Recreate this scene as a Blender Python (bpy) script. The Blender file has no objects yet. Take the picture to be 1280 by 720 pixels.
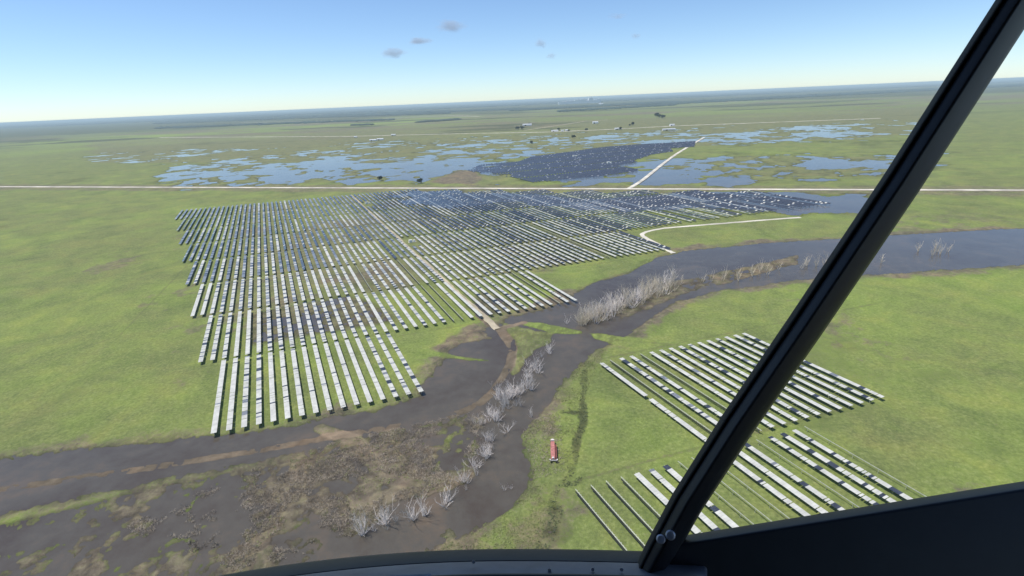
import bpy, math, random
import numpy as np
from mathutils import Vector, Matrix
rnd = random.Random(7)
scene = bpy.context.scene
C = scene.collection
PI = math.pi
# ------------------------------------------------------------------ camera measurements
F, H = 640.0, 130.0
ROLL = math.atan(18/405)
PITCH = math.atan((360-125)*math.cos(ROLL)/F)
def camdir(px, py):
    x = (px-640)/F; y = -(py-360)/F
    c, s = math.cos(ROLL), math.sin(ROLL)
    X = x*c+y*s; Y = -x*s+y*c
    return Vector((X, math.cos(PITCH)+Y*math.sin(PITCH), -math.sin(PITCH)+Y*math.cos(PITCH)))
CAM = Vector((0, 0, H))
def at(px, py, z=0.0):
    d = camdir(px, py); t = (z-H)/d.z
    return (d.x*t, d.y*t)
def near(px, py, dep):
    return CAM + camdir(px, py)*dep
AZ = math.radians(-24.2); SK_ = -.125
U = Vector((math.sin(AZ), math.cos(AZ))); V = Vector((math.cos(AZ), -math.sin(AZ)))
def uvw(u, v):
    return (U.x*u+V.x*v, U.y*u+V.y*v)

# ------------------------------------------------------------------ helpers
def mesh(name, verts, faces, mats=(), mi=None, smooth=False):
    me = bpy.data.meshes.new(name)
    me.from_pydata([tuple(v) for v in verts], [], faces)
    for m in mats: me.materials.append(m)
    if mi is not None: me.polygons.foreach_set('material_index', mi)
    if smooth: me.polygons.foreach_set('use_smooth', [True]*len(me.polygons))
    me.update()
    return me
def link(name, me, parent=None, loc=None):
    o = bpy.data.objects.new(name, me); C.objects.link(o)
    if parent is not None: o.parent = parent
    if loc is not None: o.location = loc
    return o
def empty(name, loc, rz=0.0):
    o = bpy.data.objects.new(name, None); C.objects.link(o)
    o.location = loc; o.rotation_euler = (0, 0, rz); o.empty_display_size = .3
    return o
def tag(o, label=None, cat=None, group=None, kind=None):
    if label: o['label'] = label
    if cat: o['category'] = cat
    if group: o['group'] = group
    if kind: o['kind'] = kind
    return o
class MB:
    def __init__(s): s.v = []; s.f = []; s.m = []
    def box(s, c, d, mi=0, R=None):
        n = len(s.v); cx, cy, cz = c; dx, dy, dz = d[0]/2, d[1]/2, d[2]/2
        for a, b, e in ((-1,-1,-1),(1,-1,-1),(1,1,-1),(-1,1,-1),(-1,-1,1),(1,-1,1),(1,1,1),(-1,1,1)):
            p = Vector((a*dx, b*dy, e*dz))
            if R: p = R @ p
            s.v.append((p.x+cx, p.y+cy, p.z+cz))
        for q in ((3,2,1,0),(4,5,6,7),(0,1,5,4),(1,2,6,5),(2,3,7,6),(3,0,4,7)):
            s.f.append(tuple(n+i for i in q)); s.m.append(mi)
    def tube(s, pts, rad, seg=6, mi=0, cap=True):
        n0 = len(s.v); pts = [Vector(p) for p in pts]
        if not hasattr(rad, '__len__'): rad = [rad]*len(pts)
        for i, p in enumerate(pts):
            t = (pts[min(i+1, len(pts)-1)]-pts[max(i-1, 0)]).normalized()
            a = t.orthogonal().normalized() if i == 0 else (a - t*a.dot(t)).normalized()
            b = t.cross(a)
            for k in range(seg):
                w = 2*PI*k/seg
                s.v.append(tuple(p + (a*math.cos(w)+b*math.sin(w))*rad[i]))
        for i in range(len(pts)-1):
            for k in range(seg):
                s.f.append((n0+i*seg+k, n0+i*seg+(k+1) % seg, n0+(i+1)*seg+(k+1) % seg, n0+(i+1)*seg+k)); s.m.append(mi)
        if cap:
            s.f.append(tuple(n0+k for k in reversed(range(seg)))); s.m.append(mi)
            s.f.append(tuple(n0+(len(pts)-1)*seg+k for k in range(seg))); s.m.append(mi)
    def mesh(s, name, mats, smooth=False):
        return mesh(name, s.v, s.f, mats, s.m, smooth)
    def build(s, name, mats, parent=None, smooth=False):
        return link(name, s.mesh(name, mats, smooth), parent)

# ------------------------------------------------------------------ materials
def mat(name, col, rough=.8, metal=0.0, noise=None, bump=None, spec=.5, coat=0):
    m = bpy.data.materials.new(name); m.use_nodes = True
    nt = m.node_tree; b = nt.nodes['Principled BSDF']
    b.inputs['Base Color'].default_value = (*col, 1); b.inputs['Roughness'].default_value = rough
    b.inputs['Metallic'].default_value = metal; b.inputs['Specular IOR Level'].default_value = spec
    if noise:
        sc, amt = noise
        tc = nt.nodes.new('ShaderNodeTexCoord'); n = nt.nodes.new('ShaderNodeTexNoise')
        n.inputs['Scale'].default_value = sc; n.inputs['Detail'].default_value = 5
        oi = nt.nodes.new('ShaderNodeObjectInfo'); ad = nt.nodes.new('ShaderNodeVectorMath'); ad.operation = 'ADD'
        mm = nt.nodes.new('ShaderNodeMath'); mm.operation = 'MULTIPLY'; mm.inputs[1].default_value = 91
        nt.links.new(oi.outputs['Random'], mm.inputs[0]); nt.links.new(tc.outputs['Object'], ad.inputs[0]); nt.links.new(mm.outputs[0], ad.inputs[1])
        nt.links.new(ad.outputs[0], n.inputs['Vector'])
        r = nt.nodes.new('ShaderNodeValToRGB')
        r.color_ramp.elements[0].position = .3; r.color_ramp.elements[1].position = .7
        r.color_ramp.elements[0].color = (*[c*(1-amt) for c in col], 1); r.color_ramp.elements[1].color = (*[min(1, c*(1+amt)) for c in col], 1)
        nt.links.new(n.outputs['Fac'], r.inputs[0]); nt.links.new(r.outputs[0], b.inputs['Base Color'])
        if bump:
            bp = nt.nodes.new('ShaderNodeBump'); bp.inputs['Strength'].default_value = bump
            nt.links.new(n.outputs['Fac'], bp.inputs['Height']); nt.links.new(bp.outputs[0], b.inputs['Normal'])
    return m
M = {
 'white_glass': mat('shattered_glass', (.47, .465, .42), .5, noise=(.35, .16), spec=.3),
 'dark_glass': mat('intact_glass', (.040, .045, .060), .22, noise=(.4, .3)),
 'mid_glass': mat('crazed_glass', (.17, .18, .20), .3, noise=(.8, .35)),
 'frame': mat('galvanised_steel', (.40, .41, .31), .5, .25, noise=(1.5, .2)),
 'post': mat('post_steel', (.34, .34, .31), .6, .3, noise=(2, .2)),
 'bark': mat('bleached_bark', (.74, .67, .61), .9, noise=(1.2, .25)),
 'tan_bark': mat('tan_bark', (.60, .52, .39), .9, noise=(1.2, .25)),
 'grey_bark': mat('grey_bark', (.52, .49, .46), .9, noise=(1.2, .3)),
 'caliche': mat('caliche_gravel', (.52, .48, .40), .95, noise=(.04, .35)),
 'dirt': mat('dirt_track', (.36, .31, .22), .95, noise=(.12, .3)),
 'white_wall': mat('white_cladding', (.78, .78, .75), .6, noise=(.3, .06)),
 'tin_roof': mat('tin_roof', (.62, .63, .63), .4, .3, noise=(.2, .12)),
 'dark_open': mat('doorway_dark', (.05, .05, .05), .8, noise=(.5, .2)),
 'leaf': mat('leaf', (.10, .125, .055), .8, noise=(.08, .35)),
 'far_leaf': mat('far_leaf', (.025, .045, .032), .9, noise=(.004, .4)),
 'brush': mat('bank_brush', (.24, .26, .10), .9, noise=(.1, .35)),
 'dead_brush': mat('dead_brush', (.38, .32, .245), .95, noise=(.12, .45)),
 'red': mat('faded_red_paint', (.38, .15, .13), .7, noise=(1.2, .35)),
 'dark_red': mat('rusty_red_steel', (.16, .045, .035), .7, noise=(1.5, .4)),
 'pale': mat('pale_paint', (.62, .56, .52), .6, noise=(2, .2)),
 'tube_shade': mat('black_shade', (.018, .018, .016), .8, noise=(3, .3)),  # near-black colour for the strip imitating shade beside bare tubes
 'tyre': mat('tyre_rubber', (.02, .02, .02), .85, noise=(5, .2)),
 'cab_black': mat('cockpit_black', (.012, .013, .018), .55, noise=(25, .25), bump=.05),
 'cab_grey': mat('cockpit_grey', (.17, .175, .21), .5, noise=(18, .3), bump=.06),
 'cab_light': mat('cockpit_label', (.4, .4, .44), .5, noise=(60, .2)),
 'screw': mat('screw_head', (.5, .5, .56), .4, .3, noise=(80, .3)),
}
# ------------------------------------------------------------------ numeric noise / distance
def _hash(i, j, seed):
    h = (i.astype(np.int64)*374761393 + j.astype(np.int64)*668265263 + seed*1442695041) & 0xffffffff
    h = ((h ^ (h >> 13))*1274126177) & 0xffffffff
    h = (h ^ (h >> 16)) & 0xffffff
    return h/float(0xffffff)
def vnoise(x, y, seed=0):
    i = np.floor(x); j = np.floor(y); fx = x-i; fy = y-j
    fx = fx*fx*(3-2*fx); fy = fy*fy*(3-2*fy)
    a = _hash(i, j, seed); b = _hash(i+1, j, seed); c = _hash(i, j+1, seed); d = _hash(i+1, j+1, seed)
    return (a*(1-fx)+b*fx)*(1-fy)+(c*(1-fx)+d*fx)*fy
def fbm(x, y, sc, oct=4, seed=0):
    r = 0; a = 1; t = 0
    for o in range(oct):
        r = r + a*vnoise(x/sc+17*o, y/sc-31*o, seed+o); t += a; a *= .55; sc = sc/2.07
    return r/t*2-1
def seg_dist(X, Y, pts, closed):
    n = len(pts); d = np.full(X.shape, 1e9)
    for i in range(n if closed else n-1):
        ax, ay = pts[i]; bx, by = pts[(i+1) % n]
        ex, ey = bx-ax, by-ay; L = ex*ex+ey*ey+1e-9
        t = np.clip(((X-ax)*ex+(Y-ay)*ey)/L, 0, 1)
        d = np.minimum(d, (X-ax-t*ex)**2+(Y-ay-t*ey)**2)
    return np.sqrt(d)
def inside(X, Y, pts):
    r = np.zeros(X.shape, bool); n = len(pts)
    for i in range(n):
        ax, ay = pts[i]; bx, by = pts[(i+1) % n]
        if ay == by: continue
        c = ((ay > Y) != (by > Y)) & (X < (bx-ax)*(Y-ay)/(by-ay)+ax)
        r ^= c
    return r
def sd_poly(X, Y, pts):                     # positive inside
    d = seg_dist(X, Y, pts, True)
    return np.where(inside(X, Y, pts), d, -d)
def P(*pp): return [at(a, b) for a, b in pp]
def sub(mask_fn, X, Y, pts, pad, default):
    xs = [p[0] for p in pts]; ys = [p[1] for p in pts]
    m = (X > min(xs)-pad) & (X < max(xs)+pad) & (Y > min(ys)-pad) & (Y < max(ys)+pad)
    out = np.full(X.shape, default, float)
    if m.any(): out[m] = mask_fn(X[m], Y[m])
    return out
def poly(X, Y, pts, pad=60): return sub(lambda a, b: sd_poly(a, b, pts), X, Y, pts, pad, -pad)
def path(X, Y, pts, pad=60): return sub(lambda a, b: seg_dist(a, b, pts, False), X, Y, pts, pad, pad)
def S(a, b, x):
    t = np.clip((x-a)/(b-a), 0, 1); return t*t*(3-2*t)

# ---- outlines measured on the ground plane
RIVER = P((1700,262),(1280,286),(1000,302),(900,310),(850,316),(830,320),(805,331),(780,345),(750,353),(728,362),(715,378),(690,386),(660,393),(638,398),(628,406),
          (612,412),(622,424),(600,429),(580,432),(566,442),(556,457),(544,470),(531,482),(528,494),(500,505),(470,513),(438,521),(330,540),(180,556),(0,575),(-500,640),
          (-500,720),(0,640),(200,598),(330,572),(438,548),(500,532),(560,522),(598,512),(606,530),(600,552),(590,580),(588,598),(560,609),(530,617),(500,624),(480,634),
          (462,650),(440,665),(380,690),(250,740),(250,800),(440,708),(500,691),(522,680),(545,669),(561,657),(575,662),(600,651),(630,641),(647,630),(660,610),
          (664,590),(661,575),(654,560),(650,545),(656,530),(668,515),(680,500),(692,488),(702,476),(716,466),(724,453),(736,441),(750,434),(765,429),(790,410),(815,390),(843,376),
          (900,362),(1000,348),(1280,330),(1700,300))
ISLE = P((628,403),(648,409),(694,417),(688,428),(672,438),(662,446),(652,462),(640,474),(637,455),(642,436),(636,420))
SPIT_A = P((652,402),(672,403),(700,408),(727,413.5),(728,417),(706,418.5),(688,415.5),(664,409),(650,406))
SPIT_B = P((737,417),(752,416.5),(780,421),(815,427),(830,434),(790,436),(764,429.5),(742,423))
SPIT_C = P((520,436),(548,441),(575,445.5),(595,448),(611,448.5),(614,451.5),(598,452),(575,449),(548,446),(520,445))
WOODBANK = P((720,402),(748,396),(770,388),(800,372),(843,352),(1000,318),(1000,330),(843,372),(805,388),(780,399),(750,404),(728,406))
NORTHGRASS = P((668,345),(720,333),(770,325),(825,316),(815,326),(790,338),(750,350),(722,362),(700,360))
MARSH = P((-500,730),(0,650),(200,604),(330,578),(438,550),(500,534),(560,524),(604,514),(608,535),(600,556),(594,575),(588,600),(560,611),(530,620),(500,628),(480,640),(462,656),(440,672),(360,720),(200,800),(-500,900))
ARRWET = P((300,392),(438,366),(470,374),(500,392),(505,404),(470,410),(380,424),(300,438))
ARRWET2 = P((575,385),(600,362),(640,372),(665,384),(640,392),(604,402))
FARWET1 = P((200,236),(438,232),(540,233),(650,234),(660,226),(640,205),(600,196),(560,194),(500,196),(438,199),(200,204))
FARWET2 = P((640,186),(660,178),(700,172),(760,168),(843,165),(1100,158),(1100,176),(843,180),(800,178),(740,182),(700,186),(660,196),(645,196))
FARWET3 = P((690,226),(740,221),(800,214),(770,206),(800,201),(843,196),(1200,190),(1200,226),(843,234),(700,234))
FARWET4 = P((438,178),(470,177),(500,174),(560,178),(600,174),(615,178),(560,184),(480,184))
MOUND = P((540,228),(556,219),(575,213),(592,214),(604,224),(592,230),(560,230))
FARWET5 = P((100,206),(100,176),(438,160),(843,146),(1180,132),(1180,168),(843,186),(640,202),(438,206))
DARKWET = P((540,246),(600,241),(680,246),(843,244),(1100,240),(1100,262),(843,268),(740,262),(640,258),(560,254),(520,243))
BROWNS = P((652,520),(676,512),(700,520),(704,560),(698,585),(680,600),(664,590),(656,565))
DIRT = P((600,394),(612,404),(625,413),(634,425),(640,437),(637,455),(628,472),(616,490),(600,504),(580,513),(555,521),(520,528),(480,535),(438,542),(330,562),(180,586),(0,612))
DIRT2 = P((628,410),(640,407),(655,403))
TAN = P((400,535),(440,550),(458,566),(482,588),(502,604),(530,614))
TAN2 = P((438,632),(480,622),(520,612),(560,606),(585,592))
DITCH = P((731,462),(728,500),(729,528),(722,550),(719,580),(712,598),(700,610),(693,628),(692,646),(682,662),(672,684),(664,720))
DITCH2 = P((704,516),(726,516)); DITCH3 = P((676,672),(690,668)); DITCH4 = P((690,612),(728,604))
LANE = P((745,425),(790,429),(830,431),(900,436))
ROAD = [(at(438,235.5)[0]+(at(843,237)[0]-at(438,235.5)[0])*t, at(438,235.5)[1]+(at(843,237)[1]-at(438,235.5)[1])*t) for t in (-9, -3, -1, 0, .5, 1, 2, 3.2)]

LANES = [[uvw(209.5+SK_*v, v) for v in (-60, -20, 20, 50)], [uvw(289-.125*v, v) for v in (52, 80, 104, 130, 170, 190)], [uvw(217-.125*v, v) for v in (128, 160, 200, 260, 330)],
         [uvw(137.5-.125*v, v) for v in (70, 100, 140, 200)], P((0, 470), (150, 420), (236, 330), (250, 262), (200, 238)), [uvw(367-.125*v, v) for v in (176, 220, 262, 300)], P((1280, 470), (1100, 440), (960, 425), (860, 432), (800, 428))]
def terrain(X, Y):
    """height, mud, dirt, dark, lush for world points"""
    R = np.hypot(X, Y)
    n1 = fbm(X, Y, 9, 4, 3); n2 = fbm(X, Y, 28, 4, 11); n3 = fbm(X, Y, 120, 5, 23); n4 = fbm(X, Y, 2.6, 3, 41)
    h = .40 + .12*n2 + .13*n1 + .11*n4
    sd = poly(X, Y, RIVER, 70)
    wob = 3.2*n1+4.0*n2+1.4*n4
    d = S(-7, 4.0, sd+wob)
    h = h*(1-d) + (-.42+.10*n4)*d
    h = h + 4*d*(1-d)*(.50*n4+.42*n1)
    mud = S(-20, -4, sd+2.2*wob)*(.55+.3*n2)
    wetedge = S(-9, -3, sd+1.6*wob)*S(.2, .55, .5+n4)
    # islands and spits stand a little above the flood
    for pl, hh, m in ((ISLE, .22, .45), (SPIT_A, .34, .1), (SPIT_B, .34, .05), (SPIT_C, .30, .15), (WOODBANK, .12, .75), (NORTHGRASS, .36, .25)):
        k = S(-2.0, 2.0, poly(X, Y, pl, 40)+.35*wob*(1 if pl in (ISLE, NORTHGRASS, WOODBANK) else .25))
        h = h*(1-k) + (hh+.30*n1+.12*n4)*k; mud = mud*(1-k)+m*k
    # marsh: half drowned, full of debris
    k = S(-3, 4, poly(X, Y, MARSH, 60)+wob)
    h = h*(1-k) + (-.01+.26*n2+.30*n1+.24*n4)*k; mud = mud*(1-k)+(.62+.75*n2+.35*n1)*k
    for pl, a in ((ARRWET, .05), (ARRWET2, .04)):
        k = S(-12, 10, poly(X, Y, pl, 60)+2*wob); h = h*(1-k)+(a+.24*n2+.26*n1+.12*n4)*k; mud = np.maximum(mud, .55*k)
    # dirt track, partly under water
    dirt = np.zeros_like(X)
    for pt, w, hh in ((DIRT, 3.0, .015), (DIRT2, 2.4, .08), (TAN, 3.2, .26), (TAN2, 3.0, .22)):
        k = S(w+1.6, w-1.2, path(X, Y, pt, 30)+.9*n1+.5*n4)
        h = h*(1-k)+(hh+.15*n2+.09*n1+.05*n4)*k
        dirt = np.maximum(dirt, k*(1 if pt in (DIRT, DIRT2) else .45))
    k = S(3.4, 1.0, path(X, Y, LANE, 30)+.6*n1); dirt = np.maximum(dirt, .3*k)
    # ditch
    dark = wetedge*.55
    for pt, w, a in ((P((694,640),(700,655),(705,668)), 3.2, 1), (P((676,690),(690,680),(700,674),(690,665)), 2.6, 1), (P((690,628),(696,634)), 2.6, .9), (P((735,457),(741,457)), 1.6, 1), (DITCH, 1.3, .95), (DITCH2, .7, 1), (DITCH3, 1.6, 1), (DITCH4, 1.2, 1)):
        k = S(w+2.0, w-1.0, path(X, Y, pt, 30)+1.7*n1+.9*n4)
        h = h-k*(.16+.12*n2); dark = np.maximum(dark, a*k*np.clip(.8+.8*n2, .5, 1))
    dark = np.maximum(dark, S(.15, .6, n1+n4*.6)*.5*S(-30, 0, sd)*(R < 500))
    k = S(-2, 4, poly(X, Y, BROWNS, 30)+.6*wob); mud = np.maximum(mud, k*(.55+.5*n1)); dark = np.maximum(dark, k*S(0, .5, n4+n1)*.8)
    # bright and dull patches of grass
    lush = .5+.5*n2+.35*n3
    # worn lanes, damp patches
    for pt in LANES:
        k = S(1.9, .7, path(X, Y, pt, 30)+.8*n1+.3*n4)*S(-.55, .1, n2+.5); dirt = np.maximum(dirt, .34*k); dark = np.maximum(dark, .5*k)
    nearf = S(900, 600, R)
    damp = S(.12, .5, fbm(X, Y, 75, 5, 201)+.5*fbm(X, Y, 16, 4, 207))*nearf
    dark = np.maximum(dark, damp*.42); mud = np.maximum(mud, S(.18, .5, fbm(X, Y, 95, 5, 211)+.4*n1)*.5*nearf)
    # floods far away
    far = S(560, 700, Y)
    g = .38+.55*fbm(X, Y, 170, 5, 61)+.28*fbm(X, Y, 45, 4, 71)
    h = h*(1-far)+np.maximum(g, .06)*far
    for pl, a, am in ((FARWET5, .21, .95), (FARWET1, -.02, .85), (FARWET2, .02, .9), (FARWET3, -.06, .8), (FARWET4, -.05, .6), (DARKWET, -.42, .45)):
        k = S(-60, 70, poly(X, Y, pl, 200)+60*n3)
        g2 = a+.4*am*fbm(X, Y, 19, 3, 131)+.8*am*fbm(X, Y, 150, 5, 83)+.75*am*fbm(X, Y, 40, 4, 97)
        h = h*(1-k)+g2*k; mud = np.maximum(mud, .42*k)
    # trodden, wetter ground between the rows of the big array
    uu_ = U.x*X+U.y*Y-SK_*(V.x*X+V.y*Y); vv_ = V.x*X+V.y*Y
    k = S(300, 400, uu_+20*n2)*S(860, 845, uu_)*S(-90, -40, vv_)*S(610, 580, vv_)*S(60, 20, vv_-((uu_ > 373)*305+(uu_ <= 373)*180-20))*(R < 1100)
    mud = np.maximum(mud, k*(.40+.25*n2+.2*n3)); dark = np.maximum(dark, k*(.28+.3*n1+.25*n3)); h = h*(1-.0*k)
    k = S(-25, 20, poly(X, Y, MOUND, 80)+14*n2); h = h*(1-k)+.35*k; mud = np.maximum(mud, .8*k); dark = dark*(1-k)
    # main road embankment
    dr = path(X, Y, ROAD, 120)
    mud = np.maximum(mud, S(60, 25, dr+16*n2)*.5); k = S(17, 8, dr+2*n1); h = h*(1-k)+.9*k; mud = np.maximum(mud*(1-k), k*.65)
    # distant open country: broad fields, some brown
    ff = S(1700, 2600, Y)
    h = h*(1-ff)+.4*ff
    mud = np.maximum(mud, ff*S(-.06, .26, fbm(X, Y*1.6, 900, 4, 101)+.45*fbm(X, Y*1.5, 260, 4, 105))*.52)
    lush = lush*(1-ff)+ff*(.45+1.3*fbm(X, Y, 700, 5, 111))
    dark = np.maximum(dark, ff*S(.10, .34, fbm(X*.4, Y, 420, 5, 121))*.85)
    lush = np.clip(lush-.25*S(260, 500, Y)-.2*S(700, 1500, Y), 0, 1); mud = np.maximum(mud, ff*.12+.10*far)
    fo = S(5200, 8500, np.hypot(X, Y)+2500*fbm(X, Y, 2600, 3, 141)); dark = np.maximum(dark, fo*.95)
    return h, np.clip(mud, 0, 1), np.clip(dirt, 0, 1), np.clip(dark, 0, 1), lush

# ------------------------------------------------------------------ ground sheet (finer where it is near)
NX, NY = 980, 960
s_ = np.linspace(-1.45, 1.45, NX); s_ = np.sign(s_)*np.abs(s_)**1.18
ys = 70*np.exp(np.linspace(0, math.log(60000/70), NY-1)); ys = np.concatenate([[-400.], ys])
Yg = np.repeat(ys[:, None], NX, 1); Xg = s_[None, :]*(np.maximum(Yg, 60)+60)
hh, mud, dirt, dark, lush = terrain(Xg, Yg)
co = np.stack([Xg, Yg, hh], -1).reshape(-1, 3).astype(np.float32)
def grid_mesh(name, nx, ny, co, mats):
    me = bpy.data.meshes.new(name)
    idx = np.arange(nx*ny).reshape(ny, nx)
    q = np.stack([idx[:-1, :-1], idx[:-1, 1:], idx[1:, 1:], idx[1:, :-1]], -1).reshape(-1, 4).astype(np.int32)
    me.vertices.add(nx*ny); me.vertices.foreach_set('co', co.ravel())
    me.loops.add(q.size); me.loops.foreach_set('vertex_index', q.ravel())
    me.polygons.add(len(q)); me.polygons.foreach_set('loop_start', (np.arange(len(q))*4).astype(np.int32))
    me.update(calc_edges=True)
    me.polygons.foreach_set('use_smooth', np.ones(len(q), bool))
    for m in mats: me.materials.append(m)
    return me
def N(nt, t, **kw):
    n = nt.nodes.new(t)
    for k, v in kw.items(): setattr(n, k, v)
    return n
def ground_material():
    m = bpy.data.materials.new('meadow_and_mud'); m.use_nodes = True; nt = m.node_tree; L = nt.links.new
    b = nt.nodes['Principled BSDF']; b.inputs['Roughness'].default_value = .95; b.inputs['Specular IOR Level'].default_value = .15
    tc = N(nt, 'ShaderNodeTexCoord')
    def noise(sc, det=6, rough=.6, dist=0):
        n = N(nt, 'ShaderNodeTexNoise'); n.inputs['Scale'].default_value = sc; n.inputs['Detail'].default_value = det
        n.inputs['Roughness'].default_value = rough; n.inputs['Distortion'].default_value = dist
        L(tc.outputs['Object'], n.inputs['Vector']); return n.outputs['Fac']
    def ramp(src, stops):
        r = N(nt, 'ShaderNodeValToRGB'); e = r.color_ramp.elements
        while len(e) < len(stops): e.new(.5)
        for k, (p, c) in enumerate(stops): e[k].position = p; e[k].color = (*c, 1) if len(c) == 3 else c
        L(src, r.inputs[0]); return r.outputs[0]
    def mix(f, a, b_, t='MIX'):
        x = N(nt, 'ShaderNodeMix', data_type='RGBA', blend_type=t)
        if isinstance(f, float): x.inputs[0].default_value = f
        else: L(f, x.inputs[0])
        L(a, x.inputs[6]); L(b_, x.inputs[7]); return x.outputs[2]
    def math_(op, a, b_=None, clamp=False):
        x = N(nt, 'ShaderNodeMath', operation=op); x.use_clamp = clamp
        for i, q in enumerate((a, b_)):
            if q is None: continue
            if isinstance(q, (int, float)): x.inputs[i].default_value = q
            else: L(q, x.inputs[i])
        return x.outputs[0]
    at_ = N(nt, 'ShaderNodeAttribute', attribute_name='cover'); sp = N(nt, 'ShaderNodeSeparateColor')
    L(at_.outputs['Color'], sp.inputs[0]); mudA, dirtA, darkA = sp.outputs; lushA = at_.outputs['Alpha']
    big, mid, fine, tiny = noise(.035, 7, .65, .8), noise(.16, 7, .68, .6), noise(.7, 6, .75), noise(3.0, 4, .7)
    lf = math_('ADD', math_('MULTIPLY', lushA, .55), math_('MULTIPLY', mid, .55), True)
    grass = ramp(lf, [(.22, (.130, .134, .058)), (.42, (.162, .192, .060)), (.6, (.196, .252, .058)), (.85, (.225, .315, .052))])
    straw = ramp(fine, [(.34, (.070, .092, .034)), (.52, (.165, .20, .060)), (.70, (.33, .345, .15))])
    grass = mix(.5, grass, straw)
    mudc = ramp(mid, [(.3, (.070, .058, .047)), (.48, (.135, .11, .078)), (.62, (.205, .178, .108)), (.75, (.115, .12, .055))])
    mudc = mix(math_('MULTIPLY', ramp(tiny, [(.48, (0, 0, 0)), (.72, (1, 1, 1))]), .55), mudc, ramp(fine, [(.3, (.12, .10, .07)), (.7, (.34, .30, .22))]))
    fm = ramp(math_('ADD', mudA, math_('MULTIPLY', math_('SUBTRACT', fine, .5), .9)), [(.3, (0, 0, 0)), (.62, (1, 1, 1))])
    col = mix(fm, grass, mudc)
    dk = ramp(fine, [(.3, (.045, .055, .022)), (.7, (.10, .105, .05))])
    fd = ramp(math_('ADD', darkA, math_('MULTIPLY', math_('SUBTRACT', fine, .5), .8)), [(.35, (0, 0, 0)), (.75, (.9, .9, .9))])
    col = mix(fd, col, dk)
    dc = ramp(mid, [(.3, (.15, .115, .080)), (.7, (.27, .215, .15))])
    fdd = ramp(math_('ADD', dirtA, math_('MULTIPLY', math_('SUBTRACT', fine, .5), .5)), [(.3, (0, 0, 0)), (.7, (1, 1, 1))])
    col = mix(fdd, col, dc)
    # wet soil is darker next to the water level
    ge = N(nt, 'ShaderNodeNewGeometry'); sx = N(nt, 'ShaderNodeSeparateXYZ'); L(ge.outputs['Position'], sx.inputs[0])
    wet = N(nt, 'ShaderNodeMapRange'); wet.inputs[1].default_value = .0; wet.inputs[2].default_value = .16; wet.inputs[3].default_value = .55; wet.inputs[4].default_value = 1
    L(sx.outputs['Z'], wet.inputs[0]); wc = N(nt, 'ShaderNodeCombineColor')
    for i in range(3): L(wet.outputs[0], wc.inputs[i])
    col = mix(1.0, col, wc.outputs[0], 'MULTIPLY')
    bigr = ramp(big, [(.32, (.76, .80, .80)), (.5, (1, 1, 1)), (.68, (1.22, 1.12, 1.05))])
    col = mix(1.0, col, bigr, 'MULTIPLY')
    L(col, b.inputs['Base Color'])
    bp = N(nt, 'ShaderNodeBump'); bp.inputs['Strength'].default_value = .8; bp.inputs['Distance'].default_value = .6
    L(math_('ADD', fine, math_('MULTIPLY', tiny, .6)), bp.inputs['Height']); L(bp.outputs[0], b.inputs['Normal'])
    return m
gme = grid_mesh('ground', NX, NY, co, [ground_material()])
ca = gme.color_attributes.new('cover', 'FLOAT_COLOR', 'POINT')
ca.data.foreach_set('color', np.stack([mud, dirt, dark, lush], -1).astype(np.float32).ravel())
tag(link('ground', gme), kind='structure')

def water_material():
    m = bpy.data.materials.new('muddy_water'); m.use_nodes = True; nt = m.node_tree; L = nt.links.new
    b = nt.nodes['Principled BSDF']; b.inputs['Roughness'].default_value = .09; b.inputs['IOR'].default_value = 1.33
    tc = N(nt, 'ShaderNodeTexCoord'); n = N(nt, 'ShaderNodeTexNoise'); n.inputs['Scale'].default_value = .022; n.inputs['Detail'].default_value = 8; n.inputs['Distortion'].default_value = 1.2
    L(tc.outputs['Object'], n.inputs['Vector'])
    r = N(nt, 'ShaderNodeValToRGB'); r.color_ramp.elements[0].position = .3; r.color_ramp.elements[1].position = .72
    r.color_ramp.elements[0].color = (.052, .038, .029, 1); r.color_ramp.elements[1].color = (.118, .090, .064, 1)
    n2 = N(nt, 'ShaderNodeTexNoise'); n2.inputs['Scale'].default_value = .16; n2.inputs['Detail'].default_value = 7; n2.inputs['Roughness'].default_value = .7; L(tc.outputs['Object'], n2.inputs['Vector'])
    mx = N(nt, 'ShaderNodeMath', operation='MULTIPLY_ADD'); mx.inputs[1].default_value = .45; L(n2.outputs['Fac'], mx.inputs[0])
    ms = N(nt, 'ShaderNodeMath', operation='MULTIPLY'); ms.inputs[1].default_value = .6; L(n.outputs['Fac'], ms.inputs[0]); L(ms.outputs[0], mx.inputs[2])
    L(mx.outputs[0], r.inputs[0]); r.color_ramp.elements.new(.55).color = (.080, .071, .058, 1); L(r.outputs[0], b.inputs['Base Color'])
    w = N(nt, 'ShaderNodeTexNoise'); w.inputs['Scale'].default_value = 1.1; w.inputs['Detail'].default_value = 4
    L(tc.outputs['Object'], w.inputs['Vector']); bp = N(nt, 'ShaderNodeBump'); bp.inputs['Strength'].default_value = .35; bp.inputs['Distance'].default_value = .12
    L(w.outputs['Fac'], bp.inputs['Height']); L(bp.outputs[0], b.inputs['Normal'])
    return m
wme = mesh('flood_water', [(-9000, -300, 0), (9000, -300, 0), (9000, 9000, 0), (-9000, 9000, 0)], [(0, 1, 2, 3)], [water_material()])
tag(link('flood_water', wme), kind='structure')

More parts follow.
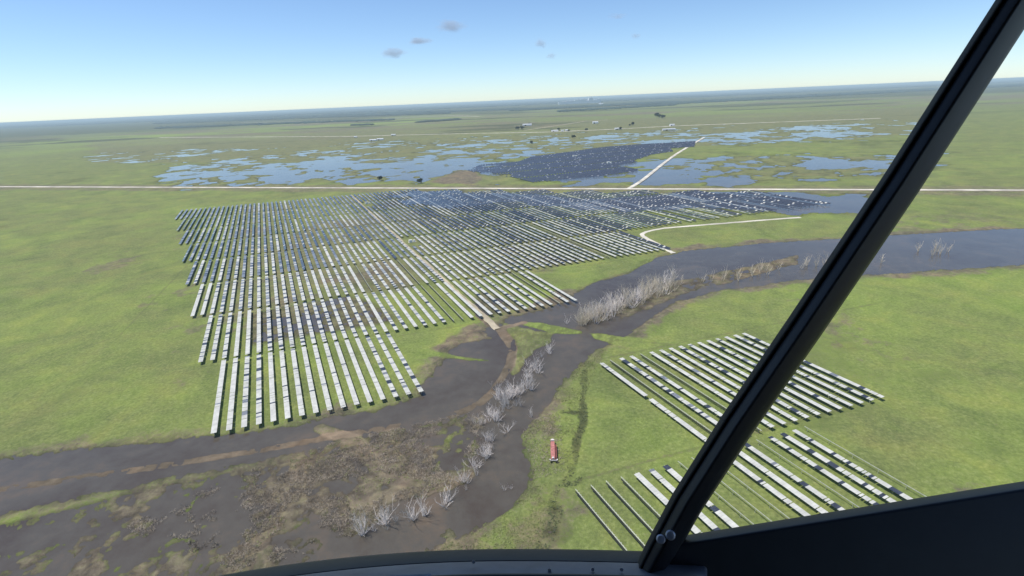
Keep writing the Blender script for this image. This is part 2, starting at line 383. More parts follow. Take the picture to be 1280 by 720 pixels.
# ------------------------------------------------------------------ roads and tracks
def resample(pts, step):
    out = []
    for (ax, ay), (bx, by) in zip(pts, pts[1:]):
        n = max(1, int(math.hypot(bx-ax, by-ay)/step))
        for k in range(n): out.append((ax+(bx-ax)*k/n, ay+(by-ay)*k/n))
    out.append(pts[-1]); return out
def smooth(pts, it=3):
    for _ in range(it):
        q = [pts[0]]
        for a, b in zip(pts, pts[1:]):
            q += [(a[0]*.75+b[0]*.25, a[1]*.75+b[1]*.25), (a[0]*.25+b[0]*.75, a[1]*.25+b[1]*.75)]
        q.append(pts[-1]); pts = q
    return pts
def ribbon(name, pts, w, z, m, step=8, rag=.12, kind='structure'):
    pts = resample(pts, step); n = len(pts); vs = []; fs = []
    A = np.array(pts); H0 = terrain(A[:, 0], A[:, 1])[0] if z is None else None
    for i, p in enumerate(pts):
        a = pts[max(i-1, 0)]; b = pts[min(i+1, n-1)]; dx, dy = b[0]-a[0], b[1]-a[1]; l = math.hypot(dx, dy) or 1
        nx, ny = -dy/l, dx/l
        zz = z if z is not None else max(H0[i], .3)+.14
        wl = w/2*(1+rnd.uniform(-rag, rag)); wr = w/2*(1+rnd.uniform(-rag, rag))
        vs += [(p[0]+nx*(wl+.7), p[1]+ny*(wl+.7), zz-.5), (p[0]+nx*wl, p[1]+ny*wl, zz), (p[0], p[1], zz+.06), (p[0]-nx*wr, p[1]-ny*wr, zz), (p[0]-nx*(wr+.7), p[1]-ny*(wr+.7), zz-.5)]
    for i in range(n-1):
        for k in range(4): fs.append((i*5+k+1, i*5+k, i*5+5+k, i*5+6+k))
    return tag(link(name, mesh(name, vs, fs, [m])), kind=kind)
ribbon('main_road', ROAD, 8.5, 1.05, M['caliche'], 14, .06)
ribbon('branch_road', smooth(P((785,236.5),(800,228),(815,216),(830,204),(846,192),(880,172)), 2), 5.5, 1.0, M['caliche'], 16, .1)
ribbon('service_track', smooth(P((1000,272),(900,280),(843,284.5),(826,286),(804,291),(802,295),(812,300.5),(828,309),(842,317)), 2), 4.0, None, M['caliche'], 5, .2)
ribbon('array_track', [uvw(u, 106.9+math.sin(u*.05)*.35) for u in range(262, 846, 4)], 3.3, None, M['dirt'], 4, .3)
ribbon('county_road', P((200,172),(438,170.5),(540,168),(640,166),(690,165),(760,162),(843,157.5),(1100,148)), 13, .62, M['caliche'], 60, .2)
ribbon('farm_lane', P((655,163),(690,158),(730,152),(760,150)), 11, .6, M['dirt'], 60, .3)
ribbon('north_road', P((300,153.3),(438,150.5),(520,146.5),(560,144.8),(600,145.5)), 30, .6, M['caliche'], 200, .3)

# ------------------------------------------------------------------ solar tables
PITCHV = 5.86; MOD = 1.135; SK = SK_
def states(nm, kind, r):
    s = []; i = 0
    while i < nm:
        if kind == 'white': run = r.randint(8, 26); s += [0]*run; s += [r.choice((1, 2))]*(r.random() < .6)
        elif kind == 'mixed': s += [0]*r.randint(2, 9); s += [r.choice((1, 1, 2))]*r.choice((1, 1, 2, 3))
        elif kind == 'patchy': s += [0]*r.randint(1, 5); s += [r.choice((1, 2, 2))]*r.randint(1, 4)
        elif kind == 'dull': s += [2]*r.randint(2, 7); s += [r.choice((0, 1, 1))]*r.randint(1, 3)
        else: s += [1]*r.randint(3, 9); s += [r.choice((0, 2))]*r.randint(0, 2)
        i = len(s)
    return s[:nm]
def panels_mb(L, kind, r, mb=None, org=(0, 0), tilt=0.0, lump=1, z=1.75):
    mb = mb or MB(); nm = int(L/MOD); st = states(nm, kind, r); gap = 0; ct, sn = math.cos(tilt), math.sin(tilt)
    R = Matrix.Rotation(tilt, 3, 'Y'); k = 0
    while k < nm:
        s = st[k]
        if s != 3:
            y = -L/2+(k+lump/2)*MOD
            if lump == 1:
                gp = .32 if (k and st[k] == 0 and r.random() < .13) else .035
                mb.box((org[0], org[1]+y+(gp-.035)/2, z+r.uniform(-.012, .012)), (2.28, MOD-gp, .045), s, R)
            else:
                mb.box((org[0], org[1]+y, z), (2.28, MOD*lump-.05, .05), s, R)
        k += lump
    return mb
PM = [M['white_glass'], M['dark_glass'], M['mid_glass']]
lens = {'full': 75.0, 'half': 36.0}
var = {}
for ln, L in lens.items():
    for kind, cnt in (('white', 5), ('mixed', 6), ('patchy', 5), ('dark', 4), ('dull', 6)):
        var[ln, kind] = [panels_mb(L, kind, random.Random(100*c+len(kind)), tilt=random.Random(c+5).uniform(-.05, .07) if kind != 'dark' else random.Random(c+5).uniform(-.42, -.25)).mesh('panel_row', PM) for c in range(cnt)]
    t = MB(); t.tube([(0, -L/2-.4, 1.62), (0, L/2+.4, 1.62)], .085, 8); var[ln, 'tube'] = t.mesh('torque_tube', [M['frame']])
    t = MB(); t.tube([(-.42, -L/2+.3, 1.30), (-.42, L/2-.3, 1.30)], .20, 6); var[ln, 'tube_shade'] = t.mesh('shadow_strip', [M['tube_shade']])  # dark strip added beside the bare tube in place of its shadow line
    t = MB(); t.tube([(0, -L/2-.4, 1.62), (0, L/2+.4, 1.62)], .17, 8)
    for k in range(int(L/1.135)): t.box((0, -L/2+(k+.5)*1.135, 1.80), (.62, .22, .06))
    var[ln, 'bare'] = t.mesh('torque_tube', [M['frame']])
    t = MB(); t.tube([(0, -L/2-.4, 1.62), (0, L/2+.4, 1.62)], .085, 8)
    n = 9 if L > 50 else 5
    for k in range(n): t.box((0, -L/2+1+(L-2)*k/(n-1), .4), (.12, .16, 2.4))
    var[ln, 'tubeposts'] = t.mesh('torque_tube', [M['frame']])
p = MB(); p.box((0, 0, .35), (.15, .012, 2.5)); p.box((-.075, 0, .35), (.012, .12, 2.5)); p.box((.075, 0, .35), (.012, .12, 2.5)); p.box((0, 0, 1.58), (.34, .12, .10))
postme = p.mesh('post', [M['post']])
p = MB(); p.box((0, 0, 1.36), (.35, .5, .38)); p.tube([(-.35, 0, 1.3), (.35, 0, 1.3)], .13, 8)
motorme = p.mesh('drive_motor', [M['post']])
def ordinal(n): return '%d%s' % (n, 'th' if 10 <= n % 100 <= 20 else {1: 'st', 2: 'nd', 3: 'rd'}.get(n % 10, 'th'))
DESC = {'white': 'white shattered', 'mixed': 'white and dark', 'patchy': 'gap-toothed grey', 'dark': 'mostly dark', 'dull': 'dull grey', 'bare': 'stripped bare'}
ncount = 0
def make_table(u0, v, ln, kind, r, label, group, detail):
    L = lens[ln]; uc = u0+L/2+SK*v; x, y = uvw(uc, v)
    root = tag(empty('solar_table', (x, y, .5), -AZ), label, 'solar panels', group)
    if kind == 'bare': link('torque_tube', var[ln, 'bare'], root); link('shadow_strip', var[ln, 'tube_shade'], root)  # bare tube with its added shadow strip
    else:
        link('panel_row', r.choice(var[ln, kind]), root)
        link('torque_tube', var[ln, 'tube' if detail else 'tubeposts'], root)
    if detail or kind == 'bare':
        n = 9 if L > 50 else 5
        for k in range(n): link('post', postme, root, (0, -L/2+1+(L-2)*k/(n-1), 0))
        if kind != 'bare': link('drive_motor', motorme, root, (0, .6, 0))
    return root
def project(x, y, z=1.7):
    d = Vector((x, y, z))-CAM
    f = Vector((0, math.cos(PITCH), -math.sin(PITCH))); up = Vector((0, math.sin(PITCH), math.cos(PITCH)))
    w = d.dot(f); X = d.x/w; Yy = d.dot(up)/w
    c, s = math.cos(ROLL), math.sin(ROLL)
    return 640+F*(X*c-Yy*s), 360-F*(X*s+Yy*c)
KU = [217, 294.5, 373.5, 453, 532.5, 612, 691, 770]
BANDS = ['front', 'second', 'third', 'fourth', 'fifth', 'sixth', 'seventh', 'eighth']
jobs = []
bare = {(1, 12), (1, 13), (1, 24), (2, 12), (2, 6), (2, 39), (3, 39)}
forced = {(0, 5): 'mixed', (0, 4): 'mixed', (0, 3): 'mixed', (0, 2): 'white', (0, 1): 'white', (0, 0): 'white', (2, 5): 'white', (3, 40): 'white', (3, 43): 'white'}
for k, u0 in enumerate(KU):
    lo = -10-2*k
    hi = {0: 5, 1: 26, 2: 49}.get(k, 96)
    for i in range(lo, hi+1):
        v = 16.3+PITCHV*i
        if i >= 16 and k <= 7: v += .8
        x, y = uvw(u0+38+SK*v, v)
        dr = [(ROAD[-3][0]-ROAD[2][0]), (ROAD[-3][1]-ROAD[2][1])]; l = math.hypot(*dr)
        def rd(uu):
            a, b = uvw(uu+SK*v, v); return ((a-ROAD[2][0])*dr[1]-(b-ROAD[2][1])*dr[0])/l     # >0 = near side of the road
        ln = 'full'
        if rd(u0+78) < 13:
            if rd(u0+38) < 13: continue
            ln = 'half'
        if k in (3, 6) and i in (16, 17) : ln = 'half'          # clearing round the inverter
        if k == 3 and 60 < i and rnd.random() < .1: continue
        r = random.Random(k*1000+i*7+3)
        sx, sy = project(x, y)
        if (k, i) in bare: kind = 'bare'
        elif (k, i) in forced: kind = forced[k, i]
        elif k <= 1: kind = r.choices(('white', 'mixed', 'patchy'), (5, 5, 1))[0]
        elif k == 2: kind = r.choices(('white', 'mixed', 'patchy', 'dark'), (2, 7, 4, 0 if i < 38 else 3))[0]
        elif k == 3: kind = r.choices(('white', 'mixed', 'patchy', 'dull', 'dark'), (.5, 3.5, 6, 7, 1 if i < 28 else 11+max(0, i-40)*2))[0]
        elif k <= 5: kind = r.choices(('white', 'mixed', 'patchy', 'dull', 'dark'), (.05, .4, 2.5, 8, 2.5+max(0, i-15)*.5))[0]
        else: kind = r.choices(('patchy', 'dull', 'dark'), (.7, 7, 4+max(0, i-12)*.6))[0]
        jobs.append(dict(k=k, i=i, u0=u0, v=v, ln=ln, kind=kind, sx=sx, sy=sy, r=r, arr='main'))
for i in range(20, 36):
    v = 134.9+PITCHV*(i-20); r = random.Random(i+900)
    kind = 'bare' if i in (21, 24) else {20: 'white', 22: 'patchy', 23: 'mixed', 25: 'white', 26: 'mixed', 27: 'white'}.get(i, r.choice(('white', 'mixed')))
    for ln, u0 in (('half', 174.8), ('half', 136.5)) if i == 20 else (('full', 136),):
        x, y = uvw(u0+lens[ln]/2+SK*v, v); sx, sy = project(x, y)
        jobs.append(dict(k=-1, i=i, u0=u0, v=v, ln=ln, kind=kind, sx=sx, sy=sy, r=r, arr='right'))
for j in range(0, 18):
    v = 75.8+PITCHV*j; r = random.Random(j+400)
    kind = 'bare' if j < 4 else {4: 'white', 5: 'white', 6: 'mixed'}.get(j, r.choice(('white', 'mixed', 'bare')))
    u0 = 56.5; x, y = uvw(u0+76+SK*v, v); sx, sy = project(x, y)
    jobs.append(dict(k=-2, i=j, u0=u0, v=v, ln='full', kind=kind, sx=sx, sy=sy, r=r, arr='low'))
for j in jobs:
    a = project(*uvw(j['u0']+SK*j['v'], j['v'])); b = project(*uvw(j['u0']+lens[j['ln']]+SK*j['v'], j['v']))
    mx = [a[0]+(b[0]-a[0])*t/6 for t in range(7)]; my = [a[1]+(b[1]-a[1])*t/6 for t in range(7)]
    j['vis'] = any(432 < X < 848 and 0 < Y < 705 for X, Y in zip(mx, my))
    j['inview'] = any(-30 < X < 1310 for X in mx)
    dx, dy = uvw(j['u0']+38+SK*j['v'], j['v']); j['dist'] = math.hypot(dx, dy)
jobs.sort(key=lambda j: (not j['vis'], j['dist']))
indiv = [j for j in jobs if j['vis']][:292]
ids = {id(j) for j in indiv}
near_side = [j for j in jobs if not j['vis'] and j['inview'] and j['dist'] < 300]
rest = [j for j in jobs if j['inview'] and id(j) not in ids]
for n, j in enumerate(indiv):
    if j['arr'] == 'main':
        side, nn = ('left', 16-j['i']) if j['i'] < 16 else ('right', j['i']-15)
        label = '%s solar table, %s to the %s of the dirt track, %s band' % (DESC[j['kind']], ordinal(nn), side, BANDS[j['k']])
        grp = 'solar tables of the large array behind the marsh'
    elif j['arr'] == 'right':
        nn = j['i']-19
        label = '%s solar table, %s row from the left in the right-hand array' % (DESC[j['kind']], ordinal(nn))
        if j['i'] == 20: label = 'white shattered solar table, %s half of the first row of the right-hand array' % ('far' if j['u0'] > 150 else 'near')
        grp = 'solar tables of the array at the right edge'
    else:
        label = '%s solar table, %s row from the left beside the window pillar' % (DESC[j['kind']], ordinal(j['i']+1))
        grp = 'solar tables of the lower right array'
    make_table(j['u0'], j['v'], j['ln'], j['kind'], j['r'], label, grp, j['dist'] < 330 or j['k'] < 0)
# everything past the 300 largest as one mass
rows = MB()
for j in rest:
    L = lens[j['ln']]; uc = j['u0']+L/2+SK*j['v']; x, y = uvw(uc, j['v'])
    fine = j['dist'] < 420
    t = MB()
    if j['kind'] != 'bare':
        panels_mb(L, j['kind'], j['r'], t, lump=1 if fine else 2, tilt=j['r'].uniform(-.05, .07) if j['kind'] != 'dark' else j['r'].uniform(-.45, -.25))
    t.tube([(0, -L/2-.4, 1.62), (0, L/2+.4, 1.62)], .17 if j['kind'] == 'bare' else .085, 4, 3)
    n = 9 if L > 50 else 5
    for q in range(n): t.box((0, -L/2+1+(L-2)*q/(n-1), .4), (.12, .16, 2.4), 3)
    c, s = math.cos(-AZ), math.sin(-AZ); n0 = len(rows.v)
    rows.v += [(a*c-b*s+x, a*s+b*c+y, d+.5) for a, b, d in t.v]; rows.f += [tuple(n0+q for q in f) for f in t.f]; rows.m += t.m
tag(rows.build('distant_solar_rows', PM+[M['frame']]), 'distant rows of dark and glinting solar tables stretching to the gravel road', 'solar panels', kind='stuff')
# the second array beyond the road
BLOCK2 = P((583,214),(600,207),(648,202.5),(664,196.5),(700,192),(735,187),(760,184),(800,181),(838,179),(870,177),(868,184),(838,186),(842,190),(815,194),(792,202),(800,203),(772,208),(796,212),(798,214.5),(745,222.5),(690,227),(664,229),(640,222),(612,219))
r2 = MB(); xs = [p[0] for p in BLOCK2]; ys2 = [p[1] for p in BLOCK2]
us = [x*U.x+y*U.y for x, y in BLOCK2]; vs = [x*V.x+y*V.y for x, y in BLOCK2]
vv = np.arange(min(vs), max(vs), PITCHV); uu = np.arange(min(us), max(us), 4.55)
GU, GV = np.meshgrid(uu, vv, indexing='ij'); GX = U.x*GU+V.x*GV; GY = U.y*GU+V.y*GV; ins = sd_poly(GX, GY, BLOCK2) > 1.0
rb = random.Random(5); cA, sA = math.cos(-AZ), math.sin(-AZ); Rz = Matrix.Rotation(-AZ, 3, 'Z')
for a in range(len(uu)):
    if a % 18 == 17: continue
    hold = rb.random()
    for b in range(len(vv)):
        if ins[a, b]:
            lf_ = GX[a, b]/GY[a, b] < .02
            if vnoise(np.array([GX[a, b]/38]), np.array([GY[a, b]/38]), 5)[0] > .62+min(.4, max(0, (GX[a, b]/GY[a, b]+.03)*6)): continue
            q = rb.random(); r2.box((GX[a, b], GY[a, b], 1.75), (2.3, 4.5, .06), 1 if q < .96 else 2, Rz @ Matrix.Rotation(rb.uniform(-.62, -.34), 3, 'Y'))
tag(r2.build('solar_rows_beyond_road', PM), 'dark blue block of solar rows in floodwater beyond the gravel road', 'solar panels', kind='stuff')

# ------------------------------------------------------------------ inverter skids and far buildings
def skid(px, py, s, label, group):
    x, y = at(px, py); r = tag(empty('inverter_station', (x, y, .35), -AZ), label, 'inverter', group)
    b = MB(); b.box((0, 0, .15), (9*s, 3.4*s, .3)); b.build('base_slab', [M['pale']], r)
    b = MB(); b.box((-2.2*s, 0, 1.6*s), (3.6*s, 2.2*s, 2.6*s)); b.box((-2.2*s, 0, 2.95*s), (3.8*s, 2.4*s, .12)); b.build('cabinet', [M['white_wall']], r)
    b = MB(); b.box((2*s, 0, 1.3*s), (2.2*s, 2*s, 2.0*s))
    for k in range(6): b.box((2*s+1.2*s, -.8*s+.32*s*k, 1.3*s), (.3*s, .08*s, 1.6*s))
    b.build('transformer', [M['white_wall']], r)
    return r
skid(515.5, 303, .85, 'white inverter station in a grassy clearing beside the dirt track', 'inverter stations in the arrays')
skid(460, 255, .95, 'small white inverter station near the far end of the dirt track', 'inverter stations in the arrays')
skid(719, 196.5, 1.5, 'white inverter station in the middle of the dark array beyond the road', 'inverter stations in the arrays')
skid(762, 205, 1.5, 'white inverter station at right in the dark array beyond the road', 'inverter stations in the arrays')
def barn(px, py, w, d, h, label, rz=0.0):
    w *= .62; d *= .7; h *= .7
    x, y = at(px, py); r = tag(empty('farm_building', (x, y, .4), rz), label, 'building', 'white farm buildings on the plain')
    b = MB(); b.box((0, 0, h/2), (w, d, h)); b.build('wall', [M['white_wall']], r)
    b = MB(); e = .6; rh = d*.22
    vsx = [(-w/2-e, -d/2-e, h), (w/2+e, -d/2-e, h), (w/2+e, d/2+e, h), (-w/2-e, d/2+e, h), (-w/2-e, 0, h+rh), (w/2+e, 0, h+rh)]
    link('roof', mesh('roof', [(a, c, q+.02) for a, c, q in vsx], [(3, 2, 1, 0), (0, 1, 5, 4), (2, 3, 4, 5), (0, 4, 3), (1, 2, 5)], [M['tin_roof']]), r)
    b = MB(); b.box((-w*.2, -d/2-.06, h*.4), (w*.18, .12, h*.8)); b.build('door', [M['dark_open']], r)
    return r
for a in ((466.5,176.5,42,16,7,'long white shed, left one of the pair on the left plain'), (475.5,175.4,40,16,7,'long white shed, right one of the pair on the left plain'),
          (444.5,172,20,14,6,'small white shed at the far left edge of the plain'), (492,169.5,30,16,6,'white barn on the county road left of centre'),
          (659,157.3,75,26,9,'large pale barn alone behind the county road'), (693.5,164.6,45,16,6,'white farmhouse left of the trees on the county road'),
          (703,164.4,18,14,6,'small white shed between the roadside trees'), (708,164,18,14,7,'white house right of the roadside trees'),
          (744,154.4,45,24,9,'pale barn in the field right of centre'), (772.5,162,42,18,6,'long white shed below the county road at right'),
          (836,163,75,16,6,'long low white building at the right edge of the plain'), (840,157.6,30,18,8,'pinkish white house above the right end of the county road'), (751,130.8,110,60,14,'lone white building at the edge of the far woods')):
    barn(*a)
# ---- far industrial town on the horizon
towns = [(704,126.5,300,40,''),(713,126,260,52,''),(722,124.6,180,66,''),(729,124.2,150,70,''),(733,123.6,210,44,''),(738,123.4,120,86,''),(743,123.2,240,52,''),(748,123.0,130,64,'')]
for n, (px, py, w, h, _) in enumerate(towns):
    h = min(126, h*1.45); w *= .7; d = camdir(px, 125-(px-640)*.0444+8.2); t = -H/d.z; x, y = d.x*t, d.y*t
    r = tag(empty('plant_building', (x, y, .4)), 'tiny hazy pale building on the horizon, %s from the left in the far town' % ordinal(n+1), 'building', 'far industrial buildings on the horizon')
    b = MB(); b.box((0, 0, h*.4), (w, 120, h*.8)); b.build('wall', [M['white_wall']], r)
    b = MB(); b.box((w*.1, 0, h*.9+.01), (w*.35, 60, h*.2)); b.build('roof', [M['tin_roof']], r)

# ------------------------------------------------------------------ vegetation
def bare_tree(seed, hgt, spread, thick):
    r = random.Random(seed); tr = MB(); cr = MB()
    def branch(p, d, L, rad, depth, mb):
        pts = [p]; q = p.copy(); dd = d.copy(); n = 3
        for _ in range(n):
            dd = (dd+Vector((r.uniform(-.25, .25), r.uniform(-.25, .25), r.uniform(-.05, .22)))).normalized(); q = q+dd*L/n; pts.append(q)
        mb.tube(pts, [rad*(1-.22*k) for k in range(n+1)], 5 if rad > .08 else 3, cap=False)
        if depth > 0:
            for _ in range(r.randint(2, 3)):
                b = pts[r.randint(1, n)]; e = (dd+Vector((r.uniform(-1, 1), r.uniform(-1, 1), r.uniform(-.2, .6)))*.85).normalized()
                branch(b, e, L*r.uniform(.5, .8), rad*.52, depth-1, cr)
    ns = r.randint(5, 7)
    for k in range(ns):
        a = 2*PI*k/ns+r.random(); lean = r.uniform(.15, .5)*spread
        d = Vector((math.cos(a)*lean, math.sin(a)*lean, 1)).normalized()
        branch(Vector((math.cos(a)*.2, math.sin(a)*.2, -.8)), d, hgt*r.uniform(.55, .95), thick, 2, tr)
    return tr, cr
tvar = {}
for nm, bk in (('bark', 'bark'), ('tan', 'tan_bark'), ('grey', 'grey_bark')):
    tvar[nm] = []
    for s in range(5):
        tr, cr = bare_tree(s*7+len(nm), 6.2, 1.4 if nm == 'bark' else .8, .115 if nm == 'bark' else .095)
        tvar[nm].append((tr.mesh('trunk', [M[bk]]), cr.mesh('crown', [M[bk]])))
def place_tree(x, y, kind, s, label, group, r, name='dead_tree'):
    t = tag(empty(name, (x, y, 0), r.random()*6.28), label, 'tree', group); t.scale = (s*r.uniform(.85, 1.2), s*r.uniform(.85, 1.2), s)
    a, b = r.choice(tvar[kind]); link('trunk', a, t); link('crown', b, t)
clumps = [  # px, py (root), half width, half height, n, size, where
 (688.5, 442, 3, 1.5, 3, .72, 'small pale clump alone in the upper water'),
 (666, 462, 9, 5, 8, .85, 'pale thicket beside the green island'),
 (662, 480, 5, 8, 7, .85, 'pale thicket in midstream'),
 (650, 491, 5, 3, 5, .8, 'pale tuft left of midstream'),
 (632, 497, 10, 4, 10, .95, 'dense white thicket at the bend of the dirt track'),
 (640, 508, 14, 4, 8, .7, 'low grey thicket below the bend'),
 (619, 523, 8, 4, 7, .75, 'thicket below the dirt track'),
 (601, 530, 8, 3, 5, .5, 'scrubby clump at the foot of the dirt track'),
 (615, 551, 6, 2.5, 4, .75, 'upper clump standing in open water'),
 (609, 572, 5, 2.5, 4, .78, 'lower clump standing in open water'),
 (580, 602, 7, 4, 5, .62, 'clump at the tip of the marsh'),
 (515, 649, 5, 1, 2, 1.0, 'tall clump off the marsh shore'),
 (530, 645, 3, 1, 2, .8, 'clump at the lower marsh shore'),
 (478, 655, 5, 2, 3, 1.0, 'clump near the lower left corner'),
 (452, 668, 6, 3, 4, 1.05, 'clump at the left edge above the sill'),
 (664, 521, 1, 1, 1, .5, 'lone stump under the midstream thicket'),
]
rt = random.Random(31)
for cx, cy, hw, hh_, n, sz, where in clumps:
    n = n if n < 3 else int(n*1.35)
    pts = sorted([(cx+rt.uniform(-hw, hw), cy+rt.uniform(-hh_, hh_)) for _ in range(n)])
    for q, (px, py) in enumerate(pts):
        x, y = at(px, py)
        kd = 'grey' if 'grey' in where else 'bark'
        lab = 'bare tree, the %s' % where if n == 1 else 'bare tree, %s from left, %s' % (ordinal(q+1), where)
        place_tree(x, y, kd, sz*rt.choice((.55, .7, .85, 1.0, 1.15)), lab, 'bare flooded trees along the channel', rt)
for px, py, s, lab in ((591.5, 584, .8, 'small forked bare tree alone in the water left of the lower clump'), (560.5, 626, .75, 'lone pale sapling standing just below the marsh shore'), (634, 540, .8, 'slim bare sapling in midstream right of the clumps'),
                       (630.5, 613, .35, 'tiny bare twig tree far out in the open water'), (639, 611, .3, 'small drowned twig tree right of the tiny one'), (557, 632, .9, 'forked white sapling off the marsh shore'), (709, 405, .6, 'single bare tree above the green spit')):
    x, y = at(px, py); place_tree(x, y, 'bark', s, lab, None, rt)
line = [(691, 438), (668, 458), (655, 486), (636, 505), (618, 530), (612, 560), (600, 580), (584, 606), (545, 640), (500, 654), (462, 664)]
small = sorted([(a[0]+(b[0]-a[0])*f+rt.uniform(-7, 7), a[1]+(b[1]-a[1])*f+rt.uniform(-4, 4)) for a, b in zip(line, line[1:]) for f in (.15, .5, .85)], key=lambda p: p[1])
for q, (px, py) in enumerate(small):
    x, y = at(px, py); place_tree(x, y, rt.choice(('bark', 'grey', 'grey')), rt.uniform(.3, .62), 'small bare sapling in the flooded channel, %s from the top of the scattered line' % ordinal(q+1), 'bare flooded trees along the channel', rt)
# the pale wood along the upper channel
N1 = [(724, 407), (745, 402), (765, 396), (790, 384), (815, 373), (843, 362)]
wood = []
for q in range(104):
    t = q/103*(len(N1)-1.001); a = N1[int(t)]; b = N1[int(t)+1]; f = t-int(t)
    px = a[0]+(b[0]-a[0])*f+rt.uniform(-2, 2); py = a[1]+(b[1]-a[1])*f+rt.uniform(-17, 4)*min(1, .3+t/4)
    wood.append((px, py))
wood.sort()
for q, (px, py) in enumerate(wood):
    x, y = at(px, py); place_tree(x, y, rt.choice(('tan', 'tan', 'bark')), rt.uniform(1.0, 1.5), 'pale leafless tree, %s from the left in the wood along the upper channel' % ordinal(q+1), 'pale bare trees along the upper channel', rt, 'bare_tree')
wm = MB()                                   # the wood carries on outside the frame of the photograph
for q in range(34):
    px = rt.uniform(850, 1200); x, y = at(px, 360-(px-843)*.13+rt.uniform(-8, 3)); tr, cr = bare_tree(q % 4, 6.5, .8, .12)
    for g in (tr, cr):
        n0 = len(wm.v); wm.v += [(a+x, b+y, c) for a, b, c in g.v]; wm.f += [tuple(n0+k for k in f) for f in g.f]; wm.m += g.m
tag(wm.build('bare_woodland', [M['tan_bark']]), 'pale leafless wood carrying on along the channel to the right', 'woodland', kind='stuff')

def scatter(name, n, region, size, m, label, cat, seed, spiky=False, cond=None, leaves=9):
    rng = np.random.default_rng(seed); X = []; Y = []
    pts = region; xs = [p[0] for p in pts]; ys_ = [p[1] for p in pts]
    x = rng.uniform(min(xs), max(xs), n*6); y = rng.uniform(min(ys_), max(ys_), n*6)
    k = inside(x, y, pts); x, y = x[k], y[k]
    hgt = terrain(x, y); ok = cond(hgt, x, y); x, y, z = x[ok][:n], y[ok][:n], hgt[0][ok][:n]
    V_ = []; F_ = []
    for a, b, c in zip(x, y, z):
        s = size*rng.uniform(.4, 1.4)
        for _ in range(leaves):
            o = rng.normal(0, .42, 3)*s; o[2] = abs(o[2])*.8; d = rng.normal(0, 1, 3); d /= np.linalg.norm(d)+1e-6; e = rng.normal(0, 1, 3); e /= np.linalg.norm(e)+1e-6
            if spiky: d[2] = abs(d[2])+.4; l, w = s*.9, .05*s+.03
            else: l, w = s*.42, s*.30
            n0 = len(V_); p = np.array([a, b, max(c, -.05)])+o
            V_ += [p-e*w, p+e*w, p+d*l]; F_.append((n0, n0+1, n0+2))
    return tag(link(name, mesh(name, V_, F_, [m])), label, cat, kind='stuff')
scatter('bank_brush', 4600, P((500,692),(600,655),(660,615),(668,580),(655,545),(672,520),(700,485),(730,450),(760,434),(742,470),(724,520),(712,590),(690,640),(660,694)), .42, M['brush'],
        'low green brush tufts along the right bank of the channel', 'brush', 3, cond=lambda h, x, y: (h[0] > .05) & (fbm(x, y, 9, 3, 5) > -.15))
scatter('marsh_brush', 11000, MARSH if False else P((150,660),(330,580),(438,548),(560,522),(606,512),(605,552),(592,590),(560,612),(500,630),(440,676),(300,715)), .55, M['dead_brush'],
        'tangled dead brown brush over the drowned marsh', 'brush', 5, True, lambda h, x, y: (h[0] > -.12) & (fbm(x, y, 8, 3, 9) > -.05), 8)
scatter('marsh_weeds', 900, P((150,660),(330,580),(438,548),(560,522),(606,512),(605,552),(592,590),(560,612),(500,630),(440,676),(300,715)), .5, M['brush'],
        'green weeds poking up through the marsh', 'weeds', 8, False, lambda h, x, y: (h[0] > .02) & (fbm(x, y, 12, 3, 19) > .0))
scatter('ditch_brush', 1100, P((736,462),(722,462),(720,500),(704,514),(704,518),(720,520),(714,560),(708,595),(690,612),(684,640),(664,672),(660,690),(686,690),(700,655),(708,625),(728,606),(730,560),(736,520)), .5, M['leaf'],
        'dark green brush growing along the ditch', 'brush', 11, False, lambda h, x, y: h[3] > .42)
# flecks of debris on the brown patch and water edge
scatter('channel_debris', 900, P((650,530),(700,515),(706,590),(668,600)), .5, M['dead_brush'], 'dry brown stalks round the red trailer', 'brush', 13, True, lambda h, x, y: h[0] > .0, 7)

def leafy_tree(seed, hgt, rad, m, leaves=420, leaf=.5):
    r = random.Random(seed); tr = MB(); cr = MB()
    tr.tube([(0, 0, -.5), (.1, .05, hgt*.3), (0, .1, hgt*.6)], [rad*.09, rad*.06, rad*.03], 6)
    cl = [(Vector((r.uniform(-.6, .6)*rad, r.uniform(-.6, .6)*rad, hgt*r.uniform(.4, .85))), rad*r.uniform(.3, .55)) for _ in range(9)]
    for c, q in cl: tr.tube([(0, 0, hgt*.3), tuple(c)], [rad*.04, rad*.015], 4)
    for _ in range(leaves):
        c, q = r.choice(cl); p = c+Vector((r.gauss(0, 1), r.gauss(0, 1), r.gauss(0, .8))).normalized()*q*r.uniform(.5, 1.1)
        a = Vector((r.gauss(0, 1), r.gauss(0, 1), r.gauss(0, 1))).normalized()*leaf; b = a.orthogonal().normalized()*leaf*.7
        n0 = len(cr.v); cr.v += [tuple(p-a), tuple(p+b), tuple(p+a), tuple(p-b)]; cr.f.append((n0, n0+1, n0+2, n0+3)); cr.m.append(0)
    return tr.mesh('trunk', [M['grey_bark']]), cr.mesh('crown', [m])
fv = [leafy_tree(s, 9, 6, M['far_leaf'], 300, 1.1) for s in range(4)]
